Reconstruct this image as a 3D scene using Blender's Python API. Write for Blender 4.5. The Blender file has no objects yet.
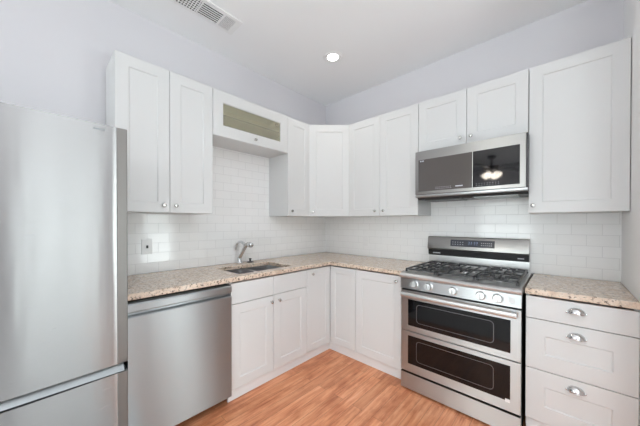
import bpy, bmesh, math, random
from mathutils import Vector, Matrix
random.seed(4)
SC = bpy.context.scene
COL = SC.collection
PI = math.pi

# ------------------------------------------------------------------ camera
cam_data = bpy.data.cameras.new('camera')
cam = bpy.data.objects.new('camera', cam_data)
COL.objects.link(cam)
SC.camera = cam
cam.location = (2.3495, -2.6284, 1.3018)
yaw, pit, rol = .7499, -.0071, .0014
F = Vector((-math.sin(yaw) * math.cos(pit), math.cos(yaw) * math.cos(pit), math.sin(pit)))
R = Vector((math.cos(yaw), math.sin(yaw), 0))
U = R.cross(F)
R2 = R * math.cos(rol) + U * math.sin(rol)
U2 = U * math.cos(rol) - R * math.sin(rol)
cam.rotation_euler = Matrix((R2, U2, -F)).transposed().to_euler()
cam_data.sensor_fit = 'HORIZONTAL'
cam_data.sensor_width = 36
cam_data.lens = 36 * 262.665 / 640
cam_data.shift_y = (224.689 - 213) / 640
cam_data.clip_start = .02

# ------------------------------------------------------------------ world, exposure
world = bpy.data.worlds.new('sky')
SC.world = world
world.use_nodes = True
world.node_tree.nodes['Background'].inputs[0].default_value = (.86, .93, 1, 1)
world.node_tree.nodes['Background'].inputs[1].default_value = .8
SC.view_settings.view_transform = 'Standard'
SC.view_settings.look = 'None'
SC.view_settings.gamma = 1
SC.view_settings.use_curve_mapping = False
SC.view_settings.exposure = 0.23
SC.cycles.max_bounces = 10
SC.cycles.diffuse_bounces = 7
SC.cycles.sample_clamp_indirect = 4


def area(name, loc, rot, sx, sy, power, col):
    l = bpy.data.lights.new(name, 'AREA')
    l.shape = 'RECTANGLE'
    l.size, l.size_y, l.energy, l.color = sx, sy, power, col
    o = bpy.data.objects.new(name, l)
    o.location, o.rotation_euler = loc, rot
    COL.objects.link(o)
    return o


# room size: kitchen corner at the origin, sink wall x = 0, range wall y = 0
W, H, RX, RY = 2.625, 2.861, 5.6, -6.6
# windows, the unseen south pair invented as fill: (wall, from, to, sill, head)
WIN = [('east', -2.74, -1.30, .10, 2.15), ('east', -.80, -.06, .10, 2.15),
       ('south', .35, 1.75, .3, 2.35), ('south', 3.1, 4.7, .3, 2.35)]
DAY = 13
FILL_SOUTH = 26
FILL = 335
for w_, a, b, z0, z1 in WIN:
    s = (b - a) * (z1 - z0)
    if w_ == 'east':
        area('daylight', (RX + .3, (a + b) / 2, (z0 + z1) / 2), (0, PI / 2, 0), z1 - z0, b - a, (DAY if a < -1 else DAY * 3.2) * s, (.88, .94, 1))
    else:
        area('daylight', ((a + b) / 2, RY - .3, (z0 + z1) / 2), (PI / 2, 0, 0), b - a, z1 - z0, FILL_SOUTH * s, (.88, .94, 1))  # fill light through the invented south windows


# unseen fill spots added behind the camera, bouncing light off the ceiling
for p in ((4.2, -2.5, 1.0), (3.9, -5.3, 1.0)):
    l = bpy.data.lights.new('bounce_fill', 'SPOT')
    l.energy, l.spot_size, l.spot_blend, l.shadow_soft_size, l.color = FILL, 2.6, .9, .5, (.92, .96, 1)
    o = bpy.data.objects.new('bounce_fill', l)
    o.location, o.rotation_euler = p, (PI, 0, 0)
    COL.objects.link(o)


# ------------------------------------------------------------------ materials
def newmat(name):
    m = bpy.data.materials.new(name)
    m.use_nodes = True
    nt = m.node_tree
    return m, nt, nt.nodes['Principled BSDF'], nt.links


def simple(name, col, rough=.5, metal=0., spec=.5, emit=None, strength=0, coat=0):
    m, nt, b, L = newmat(name)
    b.inputs['Base Color'].default_value = (*col, 1)
    b.inputs['Roughness'].default_value = rough
    b.inputs['Metallic'].default_value = metal
    b.inputs['Specular IOR Level'].default_value = spec
    b.inputs['Coat Weight'].default_value = coat
    if emit:
        b.inputs['Emission Color'].default_value = (*emit, 1)
        b.inputs['Emission Strength'].default_value = strength
    return m


def coords(nt, scale=(1, 1, 1), rot=(0, 0, 0), loc=(0, 0, 0)):
    t = nt.nodes.new('ShaderNodeTexCoord')
    mp = nt.nodes.new('ShaderNodeMapping')
    mp.inputs['Scale'].default_value = scale
    mp.inputs['Rotation'].default_value = rot
    mp.inputs['Location'].default_value = loc
    nt.links.new(t.outputs['Object'], mp.inputs['Vector'])
    return mp


def noise(nt, mp, scale, detail=3, rough=.5):
    n = nt.nodes.new('ShaderNodeTexNoise')
    n.inputs['Scale'].default_value = scale
    n.inputs['Detail'].default_value = detail
    n.inputs['Roughness'].default_value = rough
    nt.links.new(mp.outputs[0], n.inputs['Vector'])
    return n


def ramp(nt, src, stops, out='Fac'):
    r = nt.nodes.new('ShaderNodeValToRGB')
    e = r.color_ramp.elements
    while len(e) < len(stops):
        e.new(.5)
    for el, (p, c) in zip(e, stops):
        el.position = p
        el.color = (*c, 1)
    nt.links.new(src, r.inputs[0])
    return r


def bump(nt, b, src, strength, dist=.001):
    n = nt.nodes.new('ShaderNodeBump')
    n.inputs['Strength'].default_value = strength
    n.inputs['Distance'].default_value = dist
    nt.links.new(src, n.inputs['Height'])
    nt.links.new(n.outputs[0], b.inputs['Normal'])
    return n


def painted(name, col, rough=.5, bs=.08):
    m, nt, b, L = newmat(name)
    b.inputs['Base Color'].default_value = (*col, 1)
    b.inputs['Roughness'].default_value = rough
    n = noise(nt, coords(nt), 140, 2)
    bump(nt, b, n.outputs[0], bs)
    return m


M = {}
M['wall'] = painted('wall_paint', (.705, .693, .722), .7)
M['wallg'] = painted('wall_paint_neutral', (.90, .90, .90), .7)
M['taupe'] = painted('invented_taupe_paint', (.27, .25, .235), .7)  # invented for the unseen east wall, to darken reflections in the steel
M['ceil'] = painted('ceiling_paint', (.865, .87, .88), .8)
M['white'] = painted('cabinet_white', (.682, .686, .686), .36, .02)
M['bounce_carpet'] = painted('pale_bounce_carpet', (.74, .73, .72), .9, .3)  # invented carpet, out of view, bounces neutral light into the kitchen
M['trimw'] = painted('trim_white', (.80, .81, .82), .4, .02)
M['plastic'] = simple('white_plastic', (.82, .82, .82), .3)
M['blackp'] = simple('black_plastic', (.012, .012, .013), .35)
M['void'] = simple('dark_recess', (.02, .02, .02), .7)
M['nickel'] = simple('brushed_nickel', (.60, .59, .57), .22, 1)
M['chrome'] = simple('chrome', (.72, .73, .74), .12, 1)
M['iron'] = simple('cast_iron', (.045, .045, .048), .42)
M['lamp'] = simple('lamp_diffuser', (.9, .9, .88), .4, emit=(1, .96, .9), strength=9)
M['fanlamp'] = simple('fan_lamp_glass', (.9, .88, .84), .3, emit=(1, .9, .78), strength=16)
M['fandark'] = simple('fan_dark_bronze', (.03, .024, .02), .35)
M['blackglass'] = simple('black_glass', (.004, .004, .005), .06, 0, .35)
M['mwglass'] = simple('smoked_glass', (.085, .075, .07), .12, 0, .6)
M['panelglass'] = simple('control_glass', (.01, .01, .012), .04, 0, .6)
M['dispglass'] = simple('display_glass', (.055, .06, .075), .12, 0, .5)
M['mark'] = simple('printed_mark', (.55, .56, .6), .5)
M['blue_led'] = simple('display_digits', (.1, .14, .22), .4, emit=(.45, .6, 1), strength=.35)
M['olive'] = simple('cabinet_interior', (.90, .84, .62), .5)
M['shelfglass'] = simple('shelf_glass_edge', (.012, .016, .012), .6, 0, .1)
M['ovenline'] = simple('oven_window_edge', (.17, .17, .18), .3, .7)
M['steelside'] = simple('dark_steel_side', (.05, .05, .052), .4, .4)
M['blind'] = simple('blind_white', (.75, .76, .78), .5)


def steel(name, col, rough, grain, wave, aniso=.94, wsc=7):
    """brushed stainless: fine horizontal grain plus the slight unevenness of sheet metal"""
    m, nt, b, L = newmat(name)
    b.inputs['Metallic'].default_value = 1
    b.inputs['Base Color'].default_value = (*col, 1)
    # brushed along the horizontal: highlights smear upwards
    b.inputs['Anisotropic'].default_value = aniso
    tg = nt.nodes.new('ShaderNodeCombineXYZ')
    tg.inputs[2].default_value = 1
    if aniso:
        L.new(tg.outputs[0], b.inputs['Tangent'])
    g = noise(nt, coords(nt, grain), 12, 3, .6)
    r = ramp(nt, g.outputs[0], [(.3, (rough * .985,) * 3), (.7, (rough * 1.015,) * 3)])
    L.new(r.outputs[0], b.inputs['Roughness'])
    b1 = nt.nodes.new('ShaderNodeBump')
    b1.inputs['Strength'].default_value = .002
    b1.inputs['Distance'].default_value = .0006
    L.new(g.outputs[0], b1.inputs['Height'])
    w = noise(nt, coords(nt, (1, 1, .12)), wsc, 2)
    b2 = nt.nodes.new('ShaderNodeBump')
    b2.inputs['Strength'].default_value = wave
    b2.inputs['Distance'].default_value = .01
    L.new(w.outputs[0], b2.inputs['Height'])
    L.new(b1.outputs[0], b2.inputs['Normal'])
    L.new(b2.outputs[0], b.inputs['Normal'])
    return m


M['steel'] = steel('stainless', (.55, .575, .585), .34, (1, 1, 40), .05)
M['nsteel'] = steel('warm_stainless', (.365, .355, .345), .30, (1, 1, 40), .04, .8)
M['tsteel'] = steel('cooktop_stainless', (.60, .60, .60), .42, (1, 40, 1), .05, 0)
M['fsteel'] = steel('fridge_stainless', (.335, .33, .33), .27, (1, 1, 30), .16, .97, 9)
M['dsteel'] = steel('dishwasher_stainless', (.35, .37, .38), .36, (1, 1, 30), .10, .985, 6)
M['lsteel'] = simple('light_steel_trim', (.68, .68, .68), .3, 1)
M['midsteel'] = simple('shaded_steel', (.27, .285, .29), .35, 1)
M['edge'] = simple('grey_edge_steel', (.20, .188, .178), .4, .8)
M['pull'] = simple('polished_nickel', (.64, .64, .64), .14, 1)
M['sinksteel'] = simple('sink_steel', (.62, .62, .63), .28, 1)


def tile_mat():
    m, nt, b, L = newmat('white_subway_tile')
    t = nt.nodes.new('ShaderNodeTexCoord')
    br = nt.nodes.new('ShaderNodeTexBrick')
    br.offset = .5
    br.inputs['Scale'].default_value = 1
    br.inputs['Brick Width'].default_value = .154
    br.inputs['Row Height'].default_value = .07635
    br.inputs['Mortar Size'].default_value = .0016
    br.inputs['Mortar Smooth'].default_value = .25
    br.inputs['Color1'].default_value = (.89, .89, .885, 1)
    br.inputs['Color2'].default_value = (.91, .91, .91, 1)
    br.inputs['Mortar'].default_value = (.76, .76, .76, 1)
    L.new(t.outputs['Object'], br.inputs['Vector'])
    L.new(br.outputs['Color'], b.inputs['Base Color'])
    b.inputs['Roughness'].default_value = .1
    n = noise(nt, coords(nt), 9, 1)
    mx = nt.nodes.new('ShaderNodeMath')
    mx.operation = 'MULTIPLY_ADD'
    mx.inputs[1].default_value = -1
    L.new(br.outputs['Fac'], mx.inputs[0])
    ad = nt.nodes.new('ShaderNodeMath')
    ad.operation = 'MULTIPLY'
    ad.inputs[1].default_value = 1.2
    L.new(n.outputs[0], ad.inputs[0])
    L.new(ad.outputs[0], mx.inputs[2])
    bump(nt, b, mx.outputs[0], .5, .002)
    return m


M['tile'] = tile_mat()


def granite():
    m, nt, b, L = newmat('beige_granite')
    mp = coords(nt)
    base = ramp(nt, noise(nt, mp, 26, 4, .65).outputs[0], [(.3, (.58, .44, .34)), (.5, (.72, .58, .465)), (.72, (.79, .68, .58))])
    sp = ramp(nt, noise(nt, mp, 58, 4, .7).outputs[0], [(.0, (0, 0, 0)), (.38, (0, 0, 0)), (.47, (1, 1, 1))])
    gr = ramp(nt, noise(nt, mp, 36, 3, .6).outputs[0], [(.60, (0, 0, 0)), (.68, (1, 1, 1))])
    m1 = nt.nodes.new('ShaderNodeMixRGB')
    m1.inputs[1].default_value = (.16, .115, .09, 1)
    L.new(sp.outputs[0], m1.inputs[0])
    L.new(base.outputs[0], m1.inputs[2])
    m2 = nt.nodes.new('ShaderNodeMixRGB')
    m2.inputs[2].default_value = (.58, .50, .43, 1)
    L.new(gr.outputs[0], m2.inputs[0])
    L.new(m1.outputs[0], m2.inputs[1])
    L.new(m2.outputs[0], b.inputs['Base Color'])
    b.inputs['Roughness'].default_value = .12
    return m


M['granite'] = granite()


def wood_floor():
    m, nt, b, L = newmat('orange_oak_floor')
    t = nt.nodes.new('ShaderNodeTexCoord')
    rot = nt.nodes.new('ShaderNodeMapping')
    rot.inputs['Rotation'].default_value = (0, 0, PI / 2)
    L.new(t.outputs['Object'], rot.inputs['Vector'])
    br = nt.nodes.new('ShaderNodeTexBrick')
    br.offset = .37
    br.inputs['Scale'].default_value = 1
    br.inputs['Brick Width'].default_value = 1.1
    br.inputs['Row Height'].default_value = .083
    br.inputs['Mortar Size'].default_value = .0011
    br.inputs['Mortar Smooth'].default_value = .3
    br.inputs['Bias'].default_value = 0
    br.inputs['Color1'].default_value = (0, 0, 0, 1)
    br.inputs['Color2'].default_value = (1, 1, 1, 1)
    br.inputs['Mortar'].default_value = (.5, .5, .5, 1)
    L.new(rot.outputs[0], br.inputs['Vector'])
    # grain: stretched along the boards (y), shifted from board to board
    add = nt.nodes.new('ShaderNodeVectorMath')
    add.operation = 'MULTIPLY_ADD'
    add.inputs[1].default_value = (3, 9, 5)
    L.new(br.outputs['Color'], add.inputs[0])
    L.new(t.outputs['Object'], add.inputs[2])
    mp = nt.nodes.new('ShaderNodeMapping')
    mp.inputs['Scale'].default_value = (14, 1.1, 1)
    L.new(add.outputs[0], mp.inputs['Vector'])
    g = noise(nt, mp, 3.0, 6, .62)
    c = ramp(nt, g.outputs[0], [(.25, (.36, .10, .045)), (.40, (.68, .255, .12)), (.56, (.84, .385, .205)), (.78, (.94, .53, .33))])
    mp2 = coords(nt, (1, .45, 1))
    g2 = noise(nt, mp2, 6, 5, .65)
    wear = ramp(nt, g2.outputs[0], [(.36, (.78, .66, .58)), (.52, (1, 1, 1))])
    mul = nt.nodes.new('ShaderNodeMixRGB')
    mul.blend_type = 'MULTIPLY'
    mul.inputs[0].default_value = 1
    L.new(c.outputs[0], mul.inputs[1])
    L.new(wear.outputs[0], mul.inputs[2])
    tone = ramp(nt, br.outputs['Color'], [(0, (.84, .80, .76)), (1, (1.0, 1.0, 1.0))])
    mul2 = nt.nodes.new('ShaderNodeMixRGB')
    mul2.blend_type = 'MULTIPLY'
    mul2.inputs[0].default_value = 1
    L.new(mul.outputs[0], mul2.inputs[1])
    L.new(tone.outputs[0], mul2.inputs[2])
    seam = nt.nodes.new('ShaderNodeMixRGB')
    seam.inputs[2].default_value = (.13, .045, .02, 1)
    sf = nt.nodes.new('ShaderNodeMath')
    sf.operation = 'MULTIPLY'
    sf.inputs[1].default_value = .65
    L.new(br.outputs['Fac'], sf.inputs[0])
    L.new(sf.outputs[0], seam.inputs[0])
    L.new(mul2.outputs[0], seam.inputs[1])
    L.new(seam.outputs[0], b.inputs['Base Color'])
    b.inputs['Roughness'].default_value = .3
    bump(nt, b, g.outputs[0], .08, .001)
    return m


M['floor'] = wood_floor()


def pane_mat():
    m = bpy.data.materials.new('clear_pane')
    m.use_nodes = True
    nt = m.node_tree
    nt.nodes.clear()
    o = nt.nodes.new('ShaderNodeOutputMaterial')
    mx = nt.nodes.new('ShaderNodeMixShader')
    tr = nt.nodes.new('ShaderNodeBsdfTransparent')
    tr.inputs[0].default_value = (.93, .95, .92, 1)
    gl = nt.nodes.new('ShaderNodeBsdfGlossy')
    gl.inputs['Roughness'].default_value = .03
    fr = nt.nodes.new('ShaderNodeFresnel')
    fr.inputs[0].default_value = 1.45
    nt.links.new(fr.outputs[0], mx.inputs[0])
    nt.links.new(tr.outputs[0], mx.inputs[1])
    nt.links.new(gl.outputs[0], mx.inputs[2])
    nt.links.new(mx.outputs[0], o.inputs[0])
    return m


M['pane'] = pane_mat()


def tinted_pane():
    m = M['pane'].copy()
    m.name = 'hazy_olive_pane'
    nt = m.node_tree
    mx = next(n for n in nt.nodes if n.type == 'MIX_SHADER')
    tr = next(n for n in nt.nodes if n.type == 'BSDF_TRANSPARENT')
    df = nt.nodes.new('ShaderNodeBsdfDiffuse')
    df.inputs[0].default_value = (.82, .76, .55, 1)
    m2 = nt.nodes.new('ShaderNodeMixShader')
    m2.inputs[0].default_value = .25
    nt.links.new(tr.outputs[0], m2.inputs[1])
    nt.links.new(df.outputs[0], m2.inputs[2])
    nt.links.new(m2.outputs[0], mx.inputs[1])
    return m


M['haze'] = tinted_pane()


# ------------------------------------------------------------------ mesh helpers
def bx(bm, x0, x1, y0, y1, z0, z1, bev=0, seg=2):
    r = bmesh.ops.create_cube(bm, size=1)
    vs = r['verts']
    for v in vs:
        v.co = Vector(((x0 + x1) / 2 + v.co.x * (x1 - x0), (y0 + y1) / 2 + v.co.y * (y1 - y0), (z0 + z1) / 2 + v.co.z * (z1 - z0)))
    if bev:
        es = list({e for v in vs for e in v.link_edges})
        bmesh.ops.bevel(bm, geom=es, offset=bev, segments=seg, profile=.5, affect='EDGES')
    return bm


def box(*a, **k):
    return bx(bmesh.new(), *a, **k)


def prism(bm, pts, lo, hi, axis='z'):
    """outline pts (2D, counter-clockwise seen from +axis) extruded from lo to hi"""
    def P(p, h):
        return {'z': (p[0], p[1], h), 'x': (h, p[0], p[1]), 'y': (p[0], h, p[1])}[axis]
    a = [bm.verts.new(P(p, lo)) for p in pts]
    b = [bm.verts.new(P(p, hi)) for p in pts]
    n = len(pts)
    bm.faces.new(a[::-1])
    bm.faces.new(b)
    for i in range(n):
        bm.faces.new((a[i], a[(i + 1) % n], b[(i + 1) % n], b[i]))
    return bm


def loft(bm, rings, cap0=True, cap1=True, closed=True):
    vs = [[bm.verts.new(p) for p in r] for r in rings]
    n = len(vs[0])
    for a, b in zip(vs, vs[1:]):
        for i in range(n if closed else n - 1):
            bm.faces.new((a[i], a[(i + 1) % n], b[(i + 1) % n], b[i]))
    if cap0:
        bm.faces.new(vs[0][::-1])
    if cap1:
        bm.faces.new(vs[-1])
    return vs


def lathe(bm, prof, o=(0, 0, 0), axis=(0, 0, 1), n=24):
    """prof: (radius, height) along axis from o"""
    ax = Vector(axis).normalized()
    s = ax.orthogonal().normalized()
    t = ax.cross(s)
    rings = [[Vector(o) + ax * h + (s * math.cos(2 * PI * i / n) + t * math.sin(2 * PI * i / n)) * max(r, 1e-4) for i in range(n)] for r, h in prof]
    loft(bm, rings)
    return bm


def tube(bm, pts, r, n=12):
    pts = [Vector(p) for p in pts]
    rr = r if isinstance(r, (list, tuple)) else [r] * len(pts)
    rings, prev = [], None
    for i, p in enumerate(pts):
        d = (pts[min(i + 1, len(pts) - 1)] - pts[max(i - 1, 0)]).normalized()
        s = d.orthogonal().normalized() if prev is None else (prev - d * prev.dot(d)).normalized()
        prev = s
        t = d.cross(s)
        rings.append([p + (s * math.cos(2 * PI * k / n) + t * math.sin(2 * PI * k / n)) * rr[i] for k in range(n)])
    loft(bm, rings)
    return bm


def curve_pts(ctrl, n=16):
    """Catmull-Rom through ctrl"""
    c = [Vector(p) for p in ctrl]
    c = [c[0] * 2 - c[1]] + c + [c[-1] * 2 - c[-2]]
    out = []
    for i in range(1, len(c) - 2):
        for k in range(n):
            t = k / n
            out.append(.5 * ((2 * c[i]) + (c[i + 1] - c[i - 1]) * t + (2 * c[i - 1] - 5 * c[i] + 4 * c[i + 1] - c[i + 2]) * t * t + (3 * c[i] - c[i - 1] - 3 * c[i + 1] + c[i + 2]) * t ** 3))
    out.append(c[-2])
    return out


def obj(name, bm, mat, parent=None, smooth=False, label=None, loc=None, rot=None):
    bmesh.ops.recalc_face_normals(bm, faces=bm.faces)
    me = bpy.data.meshes.new(name)
    bm.to_mesh(me)
    bm.free()
    me.materials.append(M[mat])
    if smooth:
        for p in me.polygons:
            p.use_smooth = True
        me.set_sharp_from_angle(angle=math.radians(40))
    o = bpy.data.objects.new(name, me)
    COL.objects.link(o)
    if parent:
        o.parent = parent
    if label:
        o['label'] = label
    if loc:
        o.location = loc
    if rot:
        o.rotation_euler = rot
    return o


def struct(name, bm, mat, **k):
    o = obj(name, bm, mat, **k)
    if 'parent' not in k:
        o['kind'] = 'structure'
    return o


def thing(name, label, cat, loc=(0, 0, 0), rz=0, group=None):
    o = bpy.data.objects.new(name, None)
    o.empty_display_size = .1
    COL.objects.link(o)
    o.location, o.rotation_euler = loc, (0, 0, rz)
    o['label'], o['category'] = label, cat
    if group:
        o['group'] = group
    return o


def tag(o, label, cat, group=None):
    o['label'], o['category'] = label, cat
    if group:
        o['group'] = group
    return o


def rrect(x0, x1, z0, z1, r, n=5):
    pts = []
    for cx, cz, a0 in ((x1 - r, z1 - r, 0), (x0 + r, z1 - r, 90), (x0 + r, z0 + r, 180), (x1 - r, z0 + r, 270)):
        for i in range(n + 1):
            a = math.radians(a0 + 90 * i / n)
            pts.append((cx + r * math.cos(a), cz + r * math.sin(a)))
    return pts


def cells(bm, xs, ys, z0, z1, keep):
    """slab made of the grid cells for which keep(x, y) holds, one watertight mesh"""
    nx, ny = len(xs) - 1, len(ys) - 1
    K = {(i, j) for i in range(nx) for j in range(ny) if keep((xs[i] + xs[i + 1]) / 2, (ys[j] + ys[j + 1]) / 2)}
    V = {}

    def v(i, j, k):
        if (i, j, k) not in V:
            V[i, j, k] = bm.verts.new((xs[i], ys[j], (z0, z1)[k]))
        return V[i, j, k]
    for i, j in K:
        bm.faces.new((v(i, j, 1), v(i + 1, j, 1), v(i + 1, j + 1, 1), v(i, j + 1, 1)))
        bm.faces.new((v(i, j, 0), v(i, j + 1, 0), v(i + 1, j + 1, 0), v(i + 1, j, 0)))
        for (di, dj), (p, q) in {(-1, 0): ((i, j), (i, j + 1)), (1, 0): ((i + 1, j + 1), (i + 1, j)), (0, -1): ((i + 1, j), (i, j)), (0, 1): ((i, j + 1), (i + 1, j + 1))}.items():
            if (i + di, j + dj) not in K:
                bm.faces.new((v(*p, 0), v(*p, 1), v(*q, 1), v(*q, 0)))
    return bm


# ------------------------------------------------------------------ room shell
struct('floor', box(-.15, RX + .15, RY - .15, .15, -.1, 0), 'floor')
struct('bounce_floor_side', box(2.76, RX, RY, 0, 0, .006), 'bounce_carpet')  # pale bounce surfaces added beyond the visible wood floor
struct('bounce_floor_behind', box(0, 2.76, RY, -2.2, 0, .006), 'bounce_carpet')
struct('ceiling', box(-.15, RX + .15, RY - .15, .15, H, H + .1), 'ceil')
struct('wall_left', box(-.15, 0, RY - .15, .15, 0, H), 'wall')
struct('wall_back', box(0, RX + .15, 0, .15, 0, H), 'wall')
struct('wall_right', box(W, W + .13, -.98, 0, 0, H), 'wallg')


def holed_wall(name, wall):
    bm = bmesh.new()
    wins = [w for w in WIN if w[0] == wall]
    a0, a1 = (RY, 0) if wall == 'east' else (0, RX)
    us = sorted({a0, a1, *[w[1] for w in wins], *[w[2] for w in wins]})
    zs = sorted({0, H, *[w[3] for w in wins], *[w[4] for w in wins]})
    cells(bm, us, zs, 0, .15, lambda u, z: not any(w[1] < u < w[2] and w[3] < z < w[4] for w in wins))
    for v in bm.verts:
        u, z, d = v.co
        v.co = (RX + d, u, z) if wall == 'east' else (u, RY - d, z)
    struct(name, bm, 'taupe' if wall == 'east' else 'wall')


holed_wall('wall_east', 'east')
holed_wall('wall_south', 'south')
for i, (wl, a, b, z0, z1) in enumerate(WIN, 1):
    def put(u0, u1, d0, d1, c0, c1):
        return (RX + d0, RX + d1, u0, u1, c0, c1) if wl == 'east' else (u0, u1, RY - d1, RY - d0, c0, c1)
    fr = bmesh.new()
    for u0, u1, c0, c1 in ((a - .08, a, z0 - .08, z1 + .08), (b, b + .08, z0 - .08, z1 + .08), (a, b, z1, z1 + .08), (a, b, z0 - .08, z0)):
        bx(fr, *put(u0, u1, -.02, .0, c0, c1))
    w = struct(f'window_{i}', fr, 'trimw')  # the south pair is invented, unseen, for fill light
    s = bmesh.new()
    for u0, u1, c0, c1 in ((a, a + .05, z0, z1), (b - .05, b, z0, z1), (a, b, z1 - .05, z1), (a, b, z0, z0 + .06), (a, b, (z0 + z1) / 2 - .025, (z0 + z1) / 2 + .025), ((a + b) / 2 - .03, (a + b) / 2 + .03, z0, z1)):
        bx(s, *put(u0, u1, .05, .09, c0, c1))
    obj('sash', s, 'trimw', w)
    obj('pane', box(*put(a + .04, b - .04, .065, .071, z0 + .04, z1 - .04)), 'pane', w)
    bl = bmesh.new()
    k = z1 - .06
    while k > z0 + .45 * (z1 - z0):
        bx(bl, *put(a + .03, b - .03, .01, .035, k, k + .016))
        k -= .05
    obj('blind', bl, 'blind', w)

# tiles: one slab per wall, the texture starts at the slab's own origin
for nm, runs, px in (('wall_left_backsplash', [(-2.40, -1.688, .914, 1.40), (-1.688, -.922, .914, 2.02), (-.922, 0, .914, 1.40)], -1.905),
                     ('wall_back_backsplash', [(0.008, 1.38, .914, 1.40), (1.38, 2.17, .90, 1.60), (2.17, W, .914, 1.40)], 2.308)):
    bm = bmesh.new()
    us = sorted({r[0] for r in runs} | {r[1] for r in runs})
    zs = [.90, .914, 1.40, 1.60, 2.02]
    cells(bm, us, zs, 0, .008, lambda u, z: any(r[0] < u < r[1] and r[2] < z < r[3] for r in runs))
    for v in bm.verts:
        v.co = (v.co.x - px, v.co.y - .914, v.co.z)
    o = struct(nm, bm, 'tile')
    if 'left' in nm:
        o.matrix_world = Matrix(((0, 0, 1, 0), (1, 0, 0, px), (0, 1, 0, .914), (0, 0, 0, 1)))
    else:
        o.matrix_world = Matrix(((1, 0, 0, px), (0, 0, -1, 0), (0, 1, 0, .914), (0, 0, 0, 1)))


# ------------------------------------------------------------------ cabinet builders
# local frame: x along the wall, -y out into the room, z up
def door_bm(x0, x1, z0, z1, yb, t=.019, fr=.07, rec=.0055, flat=False, fz=None, hole=False):
    bm = bmesh.new()
    fz = fz or fr
    yf = yb - t

    def ring(i, y, k=None):
        k = i if k is None else k
        return [(x0 + i, y, z0 + k), (x1 - i, y, z0 + k), (x1 - i, y, z1 - k), (x0 + i, y, z1 - k)]
    rings = [ring(0, yb), ring(0, yf + .0015), ring(.0015, yf)]
    if flat:
        loft(bm, rings)
        return bm
    rings += [ring(fr, yf, fz), ring(fr + .0055, yf + rec, fz + .0055)]
    if hole:
        rings.append(ring(fr + .0055, yb, fz + .0055))
        vs = loft(bm, rings, cap0=False, cap1=False)
        a, b = vs[0], vs[-1]
        for i in range(4):
            bm.faces.new((a[i], b[i], b[(i + 1) % 4], a[(i + 1) % 4]))
    else:
        loft(bm, rings)
    return bm


def knob(parent, x, y, z, r=.0135):
    bm = bmesh.new()
    lathe(bm, [(.006, 0), (.0055, .010), (.008, .014), (r, .019), (r * 1.02, .023), (r * .8, .028), (r * .3, .030), (0, .030)], (x, y, z), (0, -1, 0), 18)
    return obj('knob', bm, 'nickel', parent, smooth=True, label='round satin nickel knob')


def carcass(parent, x0, x1, d, z0, z1, top=True, mat='white', kick=0, kd=.03, name='body'):
    t = .018
    bm = bmesh.new()
    bx(bm, x0, x0 + t, -d, -.01, z0, z1)
    bx(bm, x1 - t, x1, -d, -.01, z0, z1)
    bx(bm, x0 + t, x1 - t, -d, -.01, z0, z0 + t)
    bx(bm, x0 + t, x1 - t, -.022, -.01, z0 + t, z1)
    if top:
        bx(bm, x0 + t, x1 - t, -d, -.022, z1 - t, z1)
    return obj(name, bm, mat, parent)


UD, UB, UT = .300, 1.372, 2.366   # wall cabinets: depth, bottom, top
G = .0015


def wall_cab(label, loc, rz, w, doors, z0=UB, group='white wall cabinets'):
    """doors: list of (x0, x1, knob x or None)"""
    t = thing('wall_cabinet', label, 'cabinet', (loc[0], loc[1], z0), rz, group)
    h = UT - z0
    carcass(t, .0005, w - .0005, UD, 0, h)
    for a, b, kx in doors:
        d = obj('door', door_bm(a + G, b - G, .001, h - .001, -UD - .001), 'white', t)
        if kx is not None:
            knob(d, kx, -UD - .020, .05)
    return t


# sink wall (x = 0): local x -> +y, local -y -> +x
RA = PI / 2
wall_cab('tall white two-door wall cabinet above the dishwasher, beside the fridge', (0, -2.304, 0), RA, .616,
         [(0, .308, .268), (.308, .616, .343)])
wall_cab('narrow white single-door wall cabinet between glass-fronted cabinet and angled corner cabinet', (0, -.922, 0), RA, .310,
         [(0, .310, .046)])
# range wall (y = 0)
wall_cab('tall white two-door wall cabinet between the angled corner cabinet and the microwave', (.622, 0, 0), 0, .770,
         [(0, .385, .338), (.385, .770, .430)])
wall_cab('short white two-door wall cabinet directly above the microwave', (1.393, 0, 0), 0, .770,
         [(0, .385, .343), (.385, .770, .419)], z0=1.93)
wall_cab('large white single-door wall cabinet at the end wall, over the drawer cabinet', (2.165, 0, 0), 0, .458,
         [(0, .458, .026)])

# short cabinet with the glass flap over the sink
t = thing('glass_wall_cabinet', 'short white wall cabinet with horizontal glass flap door over the sink', 'cabinet', (0, -1.6875, 1.998), RA)
h, w = UT - 1.998, .765
carcass(t, .0005, w - .0005, UD, 0, h)
lin = bmesh.new()
bx(lin, .019, .0215, -UD + .002, -.023, .0185, h - .0185)
bx(lin, w - .0215, w - .019, -UD + .002, -.023, .0185, h - .0185)
bx(lin, .0215, w - .0215, -.026, -.023, .0185, h - .0185)
bx(lin, .0215, w - .0215, -UD + .002, -.026, .0185, .0205)
bx(lin, .0215, w - .0215, -UD + .002, -.026, h - .0205, h - .0185)
obj('lining', lin, 'olive', t, label='olive beige interior lining')
obj('shelf', box(.022, w - .022, -UD + .004, -.06, .182, .190), 'shelfglass', t, label='thin dark glass shelf')
d = obj('door', door_bm(G, w - G, .001, h - .001, -UD - .001, fr=.082, fz=.088, hole=True), 'white', t)
obj('pane', box(.086, w - .086, -UD - .010, -UD - .006, .092, h - .092), 'haze', d, label='hazy olive tinted glass')
knob(d, w / 2 + .0, -UD - .020, .042)
obj('hinge', box(w - .125, w - .095, -UD + .003, -UD + .03, h - .122, h - .094, bev=.003), 'steelside', d, label='small dark flap hinge')

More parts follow.
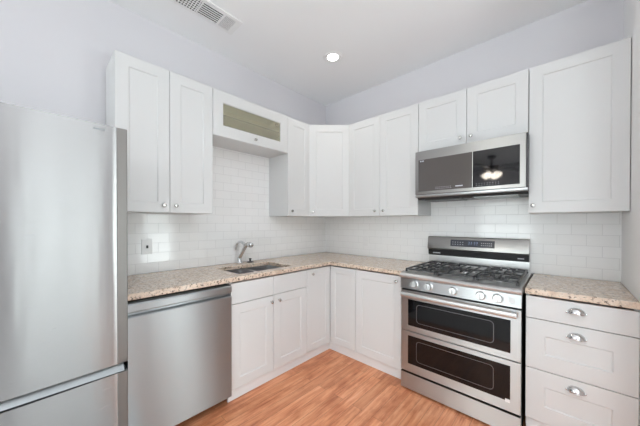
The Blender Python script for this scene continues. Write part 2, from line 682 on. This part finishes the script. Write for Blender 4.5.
# angled corner wall cabinet: outline in plan, room side is the 45 degree face
t = thing('corner_wall_cabinet', 'white wall cabinet set at an angle across the corner of both walls', 'cabinet', (0, 0, UB))
h = UT - UB
out = [(.01, -.01), (.01, -.6105), (UD, -.6105), (.6205, -UD), (.6205, -.01)]
bm = bmesh.new()
prism(bm, out, 0, h)
obj('body', bm, 'white', t)
c = Vector(((UD + .6205) / 2, (-.6105 - UD) / 2, 0))
L = math.hypot(.6205 - UD, .6105 - UD)
d = obj('door', door_bm(-L / 2 + .004, L / 2 - .004, .001, h - .001, -.001, fr=.075), 'white', t, loc=c, rot=(0, 0, math.atan2(.6105 - UD, .6205 - UD)))
knob(d, -L / 2 + .05, -.020, .05)

# ------------------------------------------------------------------ base cabinets
BD, BT, BB = .600, .8785, .10     # depth, top, underside of doors


def base_cab(label, loc, rz, w):
    t = thing('base_cabinet', label, 'cabinet', (loc[0], loc[1], 0), rz, 'white base cabinets')
    carcass(t, .0005, w - .0005, BD, BB, BT - .001, top=False)
    obj('toe_kick', box(.0005, w - .0005, -.575, -.56, 0, BB), 'trimw', t)
    return t


t = base_cab('white sink base cabinet with two doors under false drawer fronts', (0, -1.6985, 0), RA, .7525)
for a, b, kx in ((0, .376, .347), (.376, .7525, .424)):
    obj('false_front', door_bm(a + G, b - G, .717, BT - .012, -BD - .001, flat=True), 'white', t)
    d = obj('door', door_bm(a + G, b - G, BB + .002, .713, -BD - .001), 'white', t)
    knob(d, kx, -BD - .020, .665)

# L-shaped corner base cabinet with a folding pair of doors
t = thing('corner_base_cabinet', 'white L-shaped base cabinet in the corner with a folding door pair', 'cabinet', (0, 0, 0))
bm = bmesh.new()
E0, E1 = -.9455, .929
bx(bm, .01, BD, E0, E0 + .018, BB, BT - .001)
bx(bm, E1 - .018, E1, -BD, -.01, BB, BT - .001)
cells(bm, [.01, BD, E1 - .018], [E0 + .018, -BD, -.01], BB, BB + .018, lambda x, y: x < BD or y > -BD)
bx(bm, .01, .022, E0 + .018, -.01, BB + .018, BT - .001)
bx(bm, .022, E1 - .018, -.022, -.01, BB + .018, BT - .001)
obj('body', bm, 'white', t)
bm = bmesh.new()
cells(bm, [.56, .575, E1], [E0, -.575, -.56], 0, BB, lambda x, y: x < .575 or y > -.575)
obj('toe_kick', bm, 'trimw', t)
d = obj('door', door_bm(G, .3245, BB + .002, BT - .012, -.001, fr=.06), 'white', t, loc=(BD, E0, 0), rot=(0, 0, RA))
knob(d, .065, -.020, .822)
obj('door', door_bm(.0215, .3265, BB + .002, BT - .012, -.001, fr=.06), 'white', t, loc=(BD + .0015, -BD, 0))

t = base_cab('white single-door base cabinet beside the range', (.930, 0, 0), 0, .462)
d = obj('door', door_bm(G, .462 - G, BB + .002, BT - .012, -BD - .001), 'white', t)
knob(d, .414, -BD - .020, .822)

t = thing('drawer_cabinet', 'white three-drawer base cabinet with cup pulls beside the range and wall', 'cabinet', (2.180, 0, 0))
w = W - 2.180 - .001
carcass(t, .0005, w - .0005, BD, .12, BT - .001, top=False)
obj('toe_kick', box(.0005, w - .0005, -.575, -.56, 0, .12), 'trimw', t)


def cup_pull(parent, x, y, z, a=.036, hh=.031, dd=.026):
    """half-dome cup: open below, arched above, small foot at either end"""
    bm = bmesh.new()
    nu, nv = 20, 8
    g = [[bm.verts.new((x + a * math.cos(PI * i / nu), y - dd * math.sin(PI * i / nu) ** .8 * math.cos(PI / 2 * j / nv), z + hh * math.sin(PI * i / nu) ** .8 * math.sin(PI / 2 * j / nv))) for j in range(nv + 1)] for i in range(nu + 1)]
    for i in range(nu):
        for j in range(nv):
            vs = []
            for v in (g[i][j], g[i + 1][j], g[i + 1][j + 1], g[i][j + 1]):
                if all((v.co - q.co).length > 1e-6 for q in vs):
                    vs.append(v)
            if len(vs) > 2:
                bm.faces.new(vs)
    bmesh.ops.remove_doubles(bm, verts=bm.verts, dist=1e-5)
    # rolled lower lip and end feet
    tube(bm, [(x + (a) * math.cos(PI * i / 20), y - .001 - dd * math.sin(PI * i / 20) ** .8, z) for i in range(21)], .0022, 8)
    for s in (-1, 1):
        bx(bm, x + s * (a + .001) - .005, x + s * (a + .001) + .005, y - .004, y, z - .004, z + .006, bev=.0015)
    o = obj('cup_pull', bm, 'pull', parent, smooth=True, label='polished chrome cup pull')
    md = o.modifiers.new('thickness', 'SOLIDIFY')
    md.thickness = .0016
    return o


for z0, z1, flat, hz in ((.738, BT - .012, True, .806), (.440, .734, False, .668), (.135, .436, False, .375)):
    d = obj('drawer', door_bm(G, w - .002, z0, z1, -BD - .001, fr=.085, fz=.092, flat=flat), 'white', t)
    cup_pull(d, w / 2 - .002, -BD - .020, hz)

# ------------------------------------------------------------------ worktops
CT = .914
bm = bmesh.new()
SX0, SX1, SY0, SY1 = .178, .548, -1.595, -1.06
cells(bm, [.009, SX0, SX1, .635, 1.398], [-2.318, SY0, SY1, -.635, -.009], CT - .035, CT,
      lambda x, y: (x < .635 or y > -.635) and not (SX0 < x < SX1 and SY0 < y < SY1))
o = tag(obj('countertop', bm, 'granite'), 'L-shaped beige speckled granite worktop around the corner with sink cutout', 'countertop')
md = o.modifiers.new('eased', 'BEVEL')
md.width, md.segments, md.limit_method = .006, 3, 'ANGLE'
o = tag(obj('countertop', box(2.176, W - .001, -.635, -.009, CT - .035, CT, bev=.005, seg=3), 'granite'),
        'short beige granite worktop piece on the three-drawer cabinet', 'countertop')

# sink: two undermounted bowls
t = thing('kitchen_sink', 'undermounted double-bowl stainless sink in the granite worktop', 'sink', (0, 0, CT - .22))
zt, zb = .183, .0
YM = -1.335


def bowl(y0, y1, x0, x1):
    bm = bmesh.new()
    R_ = lambda i, z, r: [(p[0], p[1], z) for p in rrect(x0 + i, x1 - i, y0 + i, y1 - i, r)]
    loft(bm, [R_(-.012, zt, .045), R_(0, zt, .035), R_(.006, zb + .03, .035), R_(.03, zb + .004, .03), R_(.14, zb, .012)], cap0=False)
    o = obj('bowl', bm, 'sinksteel', t, smooth=True)
    md = o.modifiers.new('sheet', 'SOLIDIFY')
    md.thickness, md.offset = .0015, 0
    bm = bmesh.new()
    lathe(bm, [(.0, .001), (.042, .001), (.045, .004), (.040, .006), (.030, .003), (0, .003)], ((x0 + x1) / 2, (y0 + y1) / 2, zb), n=20)
    obj('drain', bm, 'chrome', o, smooth=True)


bowl(SY0 - .002, YM - .012, SX0 - .002, SX1 + .002)
bowl(YM + .012, SY1 + .002, SX0 - .002, SX1 + .002)

# faucet
t = thing('kitchen_faucet', 'chrome single-lever faucet with slanted spout behind the sink', 'faucet', (.066, -1.312, CT))
bm = bmesh.new()
lathe(bm, [(.030, 0), (.030, .005), (.024, .011), (.021, .02), (.020, .05), (.0185, .056), (0, .056)])
obj('base', bm, 'chrome', t, smooth=True)
bm = bmesh.new()
tube(bm, curve_pts([(.0, 0, .045), (.03, .003, .085), (.075, .01, .145), (.105, .014, .178), (.135, .018, .188)], 8), [.0165] * 20 + [.0165, .017, .0175, .018, .0185, .019, .0195, .02, .021, .021, .021, .021, .021])
obj('spout', bm, 'nickel', t, smooth=True)
bm = bmesh.new()
lathe(bm, [(.0, -.004), (.021, 0), (.025, .012), (.026, .03), (.022, .046), (.014, .052), (0, .052)], (.133, .018, .188), (.93, .05, -.12))
obj('spray_head', bm, 'chrome', t, smooth=True)
bm = bmesh.new()
tube(bm, curve_pts([(.085, .010, .176), (.045, -.002, .205), (.0, -.014, .196), (-.022, -.02, .165), (-.03, -.022, .13)], 8), [.0135] * 8 + [.012] * 8 + [.010] * 8 + [.009] * 9)
obj('lever', bm, 'chrome', t, smooth=True)

bm = bmesh.new()
lathe(bm, [(.034, 0), (.034, .004), (.028, .008), (.010, .010), (.009, .028), (.014, .030), (.014, .036), (.004, .040), (0, .040)])
tag(obj('sink_stopper_button', bm, 'steelside', smooth=True, loc=(.085, -1.205, CT)), 'small dark round deck fitting with stub beside the faucet', 'sink fitting')


# wall plates
def plate(label, loc, rz, dark):
    t = thing('light_switch' if dark else 'wall_outlet', label, 'switch' if dark else 'outlet', loc, rz)
    obj('cover_plate', box(-.036, .036, -.006, 0, -.058, .058, bev=.002), 'plastic', t)
    if dark:
        obj('toggle', box(-.006, .006, -.016, -.006, -.012, .010, bev=.002), 'steelside', t, label='small dark grey toggle')
    else:
        for s in (-1, 1):
            obj('socket', box(-.016, .016, -.008, -.006, s * .024 - .014, s * .024 + .014, bev=.0009), 'plastic', t)


plate('white switch plate with dark toggle on the tiles above the dishwasher', (.008, -2.060, 1.118), RA, True)
plate('plain white outlet plate on the range-wall tiles close to the corner', (.64, -.008, 1.095), 0, False)

# ------------------------------------------------------------------ refrigerator
FX = .78
t = thing('refrigerator', 'stainless steel bottom-freezer refrigerator beside the dishwasher', 'refrigerator', (.03, -2.780, 0), RA)
# local: x = world y + 2.780, -y = world x - .03
fy = -(FX - .03)
hw = .449
bm = box(-hw + .004, hw - .004, fy + .075, -.0, .03, 1.735, bev=.004)
obj('body', bm, 'steelside', t)


def curved_front(x0, x1, z0, z1, yb, yf, r=.022, top_scoop=0, q=.014):
    """panel with rounded upright edges; an optional backward-sloping top edge (finger scoop)"""
    prof = [(x0, yb)]
    for i in range(7):
        a = PI / 2 * i / 6
        prof.append((x0 + r - r * math.cos(a), yf + q - q * math.sin(a)))
    for i in range(7):
        a = PI / 2 * i / 6
        prof.append((x1 - r + r * math.sin(a), yf + q - q * math.cos(a)))
    prof.append((x1, yb))
    # the sheet bows out a little towards its middle
    k = len(prof) // 2
    mid = [(prof[k - 1][0] + (prof[k][0] - prof[k - 1][0]) * i / 16, prof[k][1]) for i in range(1, 16)]
    prof = prof[:k] + mid + prof[k:]
    c, h = (x0 + x1) / 2, (x1 - x0) / 2
    prof = [prof[0]] + [(p[0], p[1] - .012 * (1 - ((p[0] - c) / h) ** 2)) for p in prof[1:-1]] + [prof[-1]]
    bm = bmesh.new()
    rings = [[(p[0], p[1], z0) for p in prof], [(p[0], p[1], z1) for p in prof]]
    if top_scoop:
        rings.append([(p[0], max(p[1], yf + .032), z1 + top_scoop) for p in prof])
    loft(bm, rings)
    return bm


d = obj('door', curved_front(-hw, hw, .622, 1.756, fy + .07, fy, .06), 'fsteel', t, smooth=True)
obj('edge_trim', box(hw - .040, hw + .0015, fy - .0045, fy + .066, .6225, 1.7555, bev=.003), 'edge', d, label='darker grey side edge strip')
obj('badge', box(hw - .125, hw - .085, fy - .0068, fy - .003, 1.727, 1.733), 'midsteel', d, label='tiny dark grey maker badge')
fd = obj('freezer_drawer', curved_front(-hw, hw, .06, .577, fy + .07, fy, .06), 'fsteel', t, smooth=True)
bm = bmesh.new()
prism(bm, [(fy + .075, .5775), (fy + .006, .5775), (fy + .004, .5785), (fy + .030, .617), (fy + .075, .617)], -hw + .012, hw - .012, 'x')
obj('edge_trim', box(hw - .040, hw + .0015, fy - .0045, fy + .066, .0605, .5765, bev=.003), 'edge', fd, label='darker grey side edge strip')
obj('finger_recess', bm, 'midsteel', fd, label='grey sloping finger recess')
obj('hinge_cover', box(hw - .16, hw - .02, fy + .08, fy + .2, 1.735, 1.75, bev=.004), 'blackp', t)
obj('base_grille', box(-hw + .02, hw - .02, fy + .06, fy + .08, .0, .058), 'blackp', t)

# ------------------------------------------------------------------ dishwasher
t = thing('dishwasher', 'stainless steel dishwasher under the worktop between fridge and sink cabinet', 'dishwasher', (0, -2.3045, 0), RA)
w = .603
obj('body', box(.004, w - .004, -.585, -.03, .10, .862), 'steelside', t)
DZ0, DZ1 = .075, .862
# door in profile (y out = negative): slightly bowed top band, pocket groove, main sheet
prof = [(-.590, DZ0), (-.634, DZ0), (-.640, DZ0 + .006), (-.640, .783), (-.634, .789), (-.612, .795), (-.612, .806), (-.636, .812), (-.642, .818), (-.642, .852), (-.636, .860), (-.590, .862)]
bm = bmesh.new()
prism(bm, [(a, b) for a, b in prof], .002, w - .002, 'x')
obj('door', bm, 'dsteel', t)
obj('toe_panel', box(.006, w - .006, -.500, -.485, .0, .10), 'blackp', t)
for x in (.05, w - .05):
    bm = bmesh.new()
    lathe(bm, [(.016, 0), (.016, .012), (.007, .014), (.007, .10), (0, .1)], (x, -.46, 0), n=12)
    obj('foot', bm, 'blackp', t)

# ------------------------------------------------------------------ range
RX0, RX1, RYF = 1.405, 2.168, -.675
rw = RX1 - RX0
t = thing('gas_range', 'stainless steel double-oven gas range with five burners', 'range', (RX0, 0, 0))
obj('body', box(.006, rw - .006, RYF + .045, -.02, .03, .875), 'blackp', t)
# cooktop: shallow tray with a rounded front lip
prof = [(-.02, .876), (-.02, .918), (-.60, .918), (-.665, .914), (-.690, .905), (-.697, .893), (-.694, .880), (-.685, .876)]
bm = bmesh.new()
prism(bm, prof, 0, rw, 'x')
ct = obj('cooktop', bm, 'tsteel', t, smooth=True)
# knob panel, leaning back a little at the top
prof = [(RYF + .05, .796), (RYF - .012, .796), (RYF - .006, .873), (RYF + .05, .873)]
bm = bmesh.new()
prism(bm, prof, .002, rw - .002, 'x')
kp = obj('control_panel', bm, 'steel', t)
for x in (.113, .219, .387, .553, .645):
    bm = bmesh.new()
    lathe(bm, [(.030, 0), (.030, .004), (.0255, .006), (.0245, .026), (.022, .030), (0, .030)], (x, RYF - .009, .836), (0, -1, .08), 24)
    bx(bm, x - .0035, x + .0035, RYF - .0435, RYF - .036, .816, .861, bev=.0015)
    obj('knob', bm, 'lsteel', t, smooth=True, label='round satin metal burner knob')
obj('badge', box(.70, .728, RYF - .0108, RYF - .008, .820, .850, bev=.001), 'lsteel', kp)


def oven_door(z0, z1, g0, g1, handle):
    bm = door_bm(.003, rw - .003, z0, z1, RYF + .04, t=.04, flat=True)
    d = obj('oven_door', bm, 'steel', t)
    gx0, gx1 = .060, rw - .055
    gl = bmesh.new()
    loft(gl, [[(gx0, RYF + .002, g0), (gx1, RYF + .002, g0), (gx1, RYF + .002, g1), (gx0, RYF + .002, g1)],
              [(gx0, RYF - .0015, g0), (gx1, RYF - .0015, g0), (gx1, RYF - .0015, g1), (gx0, RYF - .0015, g1)]])
    gp = obj('glass', gl, 'blackglass', d, label='black glass oven window')
    # rounded inner window outline
    bm = bmesh.new()
    a = rrect(gx0 + .065, gx1 - .085, g0 + .030, g1 - .028, .025)
    b = rrect(gx0 + .069, gx1 - .089, g0 + .034, g1 - .032, .022)
    va = [bm.verts.new((p[0], RYF - .0021, p[1])) for p in a]
    vb = [bm.verts.new((p[0], RYF - .0021, p[1])) for p in b]
    for i in range(len(a)):
        j = (i + 1) % len(a)
        bm.faces.new((va[i], va[j], vb[j], vb[i]))
    r = bmesh.ops.extrude_face_region(bm, geom=list(bm.faces))
    for v in r['geom']:
        if isinstance(v, bmesh.types.BMVert):
            v.co.y += .0009
    obj('window_trim', bm, 'ovenline', gp)
    if handle:
        hb = bmesh.new()
        hz = z1 - .025
        pr = rrect(RYF - .054, RYF - .030, hz - .017, hz + .017, .010, 4)
        prism(hb, pr, .020, rw - .022, 'x')
        for x in (.03, rw - .055):
            bx(hb, x, x + .022, RYF - .034, RYF + .001, hz - .012, hz + .012, bev=.003)
        obj('handle', hb, 'lsteel', d, smooth=True)
    return d, gp


d1, _ = oven_door(.469, .781, .511, .712, True)
d2, g2 = oven_door(.152, .463, .215, .432, False)
obj('sticker', box(rw - .080, rw - .056, RYF - .0028, RYF - .0015, .206, .226), 'plastic', d2, label='small white sticker')
obj('warming_drawer', door_bm(.003, rw - .003, .016, .138, RYF + .04, t=.04, flat=True), 'steel', t)
for x in (.05, rw - .05):
    for y in (-.58, -.10):
        bm = bmesh.new()
        lathe(bm, [(.018, 0), (.018, .010), (.009, .012), (.009, .035), (0, .035)], (x, y, 0), n=12)
        obj('foot', bm, 'blackp', t)

for zz in (.1375, .7805):  # black strips on the ledges put the shade of the gaps into colour
    obj('gap_shade', box(.004, rw - .004, RYF - .001, RYF + .040, zz, zz + .0035), 'blackp', t, label='black strip standing in for gap shade')

# backguard: lower splash, black vent slot, projecting head with display
BX0, BX1 = -.010, rw - .014
obj('splash_panel', box(BX0, BX1, -.055, -.02, .918, 1.0), 'lsteel', t)
bm = bmesh.new()
prism(bm, [(-.02, 1.0), (-.060, 1.0), (-.078, 1.008), (-.084, 1.056), (-.02, 1.056)], BX0 + .002, BX1 - .002, 'x')
vt = obj('vent_slot', bm, 'blackp', t, label='black vent strip')
obj('vent_mark', box(.035, .10, -.0845, -.0815, 1.020, 1.028), 'mark', vt)
obj('vent_mark', box(rw - .085, rw - .045, -.0845, -.0815, 1.022, 1.029), 'mark', vt)
prof = [(-.02, 1.056), (-.090, 1.056), (-.100, 1.066), (-.100, 1.080), (-.084, 1.168), (-.078, 1.176), (-.02, 1.176)]
bm = bmesh.new()
prism(bm, prof, BX0, BX1, 'x')
bg = obj('backguard', bm, 'nsteel', t, smooth=True)
# display on the leaning face (from (-.100,1.080) to (-.084,1.168))
sl = math.atan2(.016, .088)
dd = obj('display', box(-.168, .168, -.0015, .002, -.030, .030, bev=.0006), 'dispglass', bg, loc=(.360, -.0915, 1.124), rot=(-sl, 0, 0), label='dark control display')
mk = bmesh.new()
for i in range(5):
    for k in range(2):
        bx(mk, -.152 + i * .02, -.144 + i * .02, -.0022, -.0013, -.014 + k * .02, -.010 + k * .02)
for i in range(6):
    bx(mk, .072 + i * .014, .078 + i * .014, -.0022, -.0013, -.014, -.008)
    bx(mk, .072 + i * .014, .078 + i * .014, -.0022, -.0013, .004, .010)
obj('key_marks', mk, 'mark', dd)['kind'] = 'stuff'
dg = bmesh.new()
for i in range(4):
    x = -.025 + i * .018 + (.006 if i > 1 else 0)
    for a in ((x, x + .010, .012, .014), (x, x + .010, .001, .003), (x + .0085, x + .0105, .001, .014), (x, x + .010, -.010, -.008)):
        bx(dg, a[0], a[1], -.0022, -.0013, a[2], a[3])
obj('digits', dg, 'blue_led', dd)['kind'] = 'stuff'

# burners and grates
burn = [(.135, -.50, .040), (.135, -.20, .030), (.382, -.35, .046), (.628, -.50, .044), (.628, -.20, .026)]
for x, y, r in burn:
    bm = bmesh.new()
    lathe(bm, [(r * 1.35, 0), (r * 1.3, .003), (r, .004), (r, .010), (r * .7, .0108), (0, .0108)], (x, y, .918), n=24)
    b_ = obj('burner', bm, 'lsteel', t, smooth=True)
    bm = bmesh.new()
    lathe(bm, [(r * .86, 0), (r * .9, .003), (r * .8, .006), (0, .007)], (x, y, .9285), n=24)
    obj('burner_cap', bm, 'iron', b_, smooth=True)


def grate(x0, x1, centers):
    bm = bmesh.new()
    y0, y1, zt_, zb_ = -.64, -.085, .946, .934
    s = .006
    for a in (x0 + s, x1 - s):
        bx(bm, a - s, a + s, y0, y1, zb_, zt_, bev=.002, seg=1)
    for b in (y0 + s, y1 - s, (y0 + y1) / 2):
        bx(bm, x0, x1, b - s, b + s, zb_, zt_, bev=.002, seg=1)
    xm = (x0 + x1) / 2
    for cy in centers:
        gap = .028
        bx(bm, x0 + s, xm - gap, cy - .005, cy + .005, zb_, zt_ + .003, bev=.002, seg=1)
        bx(bm, xm + gap, x1 - s, cy - .005, cy + .005, zb_, zt_ + .003, bev=.002, seg=1)
        lo, hi = max(cy - .14, y0 + s), min(cy + .14, y1 - s)
        bx(bm, xm - .005, xm + .005, lo, cy - gap, zb_, zt_ + .003, bev=.002, seg=1)
        bx(bm, xm - .005, xm + .005, cy + gap, hi, zb_, zt_ + .003, bev=.002, seg=1)
    for a in (.28, .72):
        xx = x0 + (x1 - x0) * a
        bx(bm, xx - .0045, xx + .0045, y0, y1, zb_, zt_, bev=.002, seg=1)
    for a in (x0 + s, x1 - s):
        for b in (y0 + s, y1 - s):
            bx(bm, a - .007, a + .007, b - .007, b + .007, .919, zb_ + .002, bev=.002, seg=1)
    return obj('grate', bm, 'iron', t, label='black cast iron grate')


grate(.022, .252, (-.50, -.20))
grate(.258, .506, (-.355,))
grate(.512, .742, (-.50, -.20))

# ------------------------------------------------------------------ microwave
MX0, MX1, MYF = 1.409, 2.169, -.420
mw = MX1 - MX0
MZ0, MZ1 = 1.505, 1.9055
t = thing('microwave', 'stainless over-the-range microwave with dark glass front', 'microwave', (MX0, 0, MZ0))
mh = MZ1 - MZ0
bm = bmesh.new()
prism(bm, [(-.01, 0), (-.36, -.004), (-.375, .012), (MYF + .012, .012), (MYF + .012, mh), (-.01, mh)], .003, mw, 'x')
obj('body', bm, 'steelside', t, label='dark grey case')
d = obj('door', door_bm(0, mw - .009, .038, mh, MYF + .012, t=.012, flat=True), 'nsteel', t)
gx0, gxm, gx1, gz0, gz1 = .028, .436, mw - .042, 1.567 - MZ0, 1.833 - MZ0
w1 = obj('window', box(gx0, gxm - .001, MYF - .0016, MYF + .002, gz0, gz1, bev=.0006, seg=1), 'mwglass', d, label='smoked brown-grey glass window')
w2 = obj('control_glass', box(gxm + .001, gx1, MYF - .0016, MYF + .002, gz0, gz1, bev=.0006, seg=1), 'panelglass', d, label='glossy black glass panel')
obj('divider_strip', box(gxm - .0014, gxm + .0014, MYF - .003, MYF - .0001, gz0, gz1), 'lsteel', d)
mk = bmesh.new()
for k in range(2):
    for i in range(9):
        x = .17 + i * .014
        bx(mk, x, x + .006, MYF - .0022, MYF - .0014, gz0 + .012 + k * .012, gz0 + .0145 + k * .012)
bx(mk, .318, .37, MYF - .0022, MYF - .0014, gz0 + .018, gz0 + .026)
obj('key_marks', mk, 'mark', w1)['kind'] = 'stuff'
mk = bmesh.new()
for k in range(2):
    for i in range(9):
        x = .46 + i * .017
        bx(mk, x, x + .005, MYF - .0022, MYF - .0014, gz0 + .010 + k * .013, gz0 + .0125 + k * .013)
obj('key_marks', mk, 'mark', w2)['kind'] = 'stuff'
bm = bmesh.new()
lathe(bm, [(.007, 0), (.007, .0012), (0, .0012)], (.048, MYF - .0014, gz1 - .012), (0, -1, 0), 16)
bx(bm, .058, .074, MYF - .0026, MYF - .0014, gz1 - .018, gz1 - .007)
obj('badge', bm, 'mark', w1, label='small pale round maker badge')
# lower lip with dark vent line and underside fittings
bm = bmesh.new()
prism(bm, [(MYF + .012, .013), (MYF + .008, .013), (MYF + .001, .020), (MYF + .001, .034), (MYF + .012, .034)], 0, mw, 'x')
obj('lower_trim', bm, 'steel', t)
un = obj('vent_filter', box(.06, .33, -.36, -.12, -.010, -.0005, bev=.002), 'steelside', t)
obj('vent_filter', box(.43, .70, -.36, -.12, -.010, -.0005, bev=.002), 'midsteel', t)
obj('task_lamp', box(.345, .415, -.35, -.25, -.009, -.0005, bev=.002), 'blackp', t)

# ------------------------------------------------------------------ ceiling fittings
t = thing('recessed_ceiling_light', 'round glowing recessed light in the white ceiling', 'ceiling light', (.747, -.733, H))
bm = bmesh.new()
lathe(bm, [(.053, -.002), (.092, -.001), (.095, -.003), (.086, -.009), (.060, -.008), (.052, -.004)], n=40)
obj('trim_ring', bm, 'plastic', t, smooth=True)
bm = bmesh.new()
lathe(bm, [(.0515, -.0015), (.0515, -.005), (.035, -.0065), (0, -.007)], n=40)
obj('diffuser', bm, 'lamp', t, smooth=True)
l = bpy.data.lights.new('downlight', 'SPOT')
l.energy, l.spot_size, l.spot_blend, l.shadow_soft_size, l.color = 9, 2.4, .8, .07, (1, .96, .9)
lo = bpy.data.objects.new('downlight', l)
COL.objects.link(lo)
lo.parent = t
lo.location = (0, 0, -.02)

t = thing('ceiling_vent', 'rectangular white metal air register in the ceiling', 'vent', (.43, -1.905, H))
# local y runs along the register
bm = bmesh.new()
cells(bm, [-.108, -.086, .056, .082], [-.37, -.335, -.248, -.232, -.090, -.074, .074, .082, .230, .240, .328, .37], -.010, -.0005,
      lambda x, y: not (-.086 < x < .056 and any(a < y < b for a, b in ((-.335, -.248), (-.232, -.090), (-.074, .074), (.082, .230), (.240, .328)))))
obj('frame', bm, 'plastic', t)
obj('duct', box(-.088, .058, -.337, .330, -.0016, -.0004), 'void', t, label='dark duct opening')
sl_ = bmesh.new()
for a, b in ((.082, .230), (-.232, -.090)):
    for i in range(7):
        x = -.080 + i * .021
        bx(sl_, x, x + .0065, a, b, -.0085, -.0035)
for a, b in ((.240, .328), (-.335, -.248)):
    n_ = 9
    for i in range(n_):
        y = a + .001 + i * (b - a - .006) / (n_ - 1)
        bx(sl_, -.086, .056, y, y + .0062, -.009, -.0035)
for i in range(8):
    y = -.068 + i * .0185
    bx(sl_, -.086, .056, y, y + .006, -.009, -.006)
for i in range(6):
    x = -.066 + i * .0215
    bx(sl_, x, x + .006, -.074, .074, -.0095, -.0062)
obj('louver', sl_, 'plastic', t)

# ceiling fan in the room behind, seen mirrored in the microwave glass
t = thing('ceiling_fan', 'dark ceiling fan with three lit glass shades mirrored in the microwave', 'ceiling fan', (1.09, -5.44, H))
t.scale = (1.28, 1.28, 1.28)
bm = bmesh.new()
lathe(bm, [(.07, 0), (.065, -.03), (.03, -.055), (.013, -.06), (.013, -.16), (.05, -.17), (.115, -.185), (.125, -.22), (.115, -.26), (.06, -.28), (.06, -.31), (0, -.31)], n=32)
obj('motor', bm, 'fandark', t, smooth=True)
for k in range(5):
    bm = bmesh.new()
    prism(bm, [(.10, -.02), (.20, -.03), (.26, -.06), (.62, -.068), (.66, -.03), (.66, .03), (.62, .068), (.26, .06), (.20, .03), (.10, .02)], -.004, .004)
    obj('blade', bm, 'fandark', t, loc=(0, 0, -.235), rot=(.18, 0, 2 * PI * k / 5 + .45)).rotation_mode = 'XYZ'
for k in range(4):
    a = 2 * PI * k / 4 + .3
    bm = bmesh.new()
    lathe(bm, [(.018, 0), (.03, .01), (.05, .05), (.062, .10), (.058, .10), (.0, .03)], (.055 * math.cos(a), .055 * math.sin(a), -.30), (.75 * math.cos(a), .75 * math.sin(a), -.65), 20)
    obj('lamp_shade', bm, 'fanlamp', t, smooth=True)
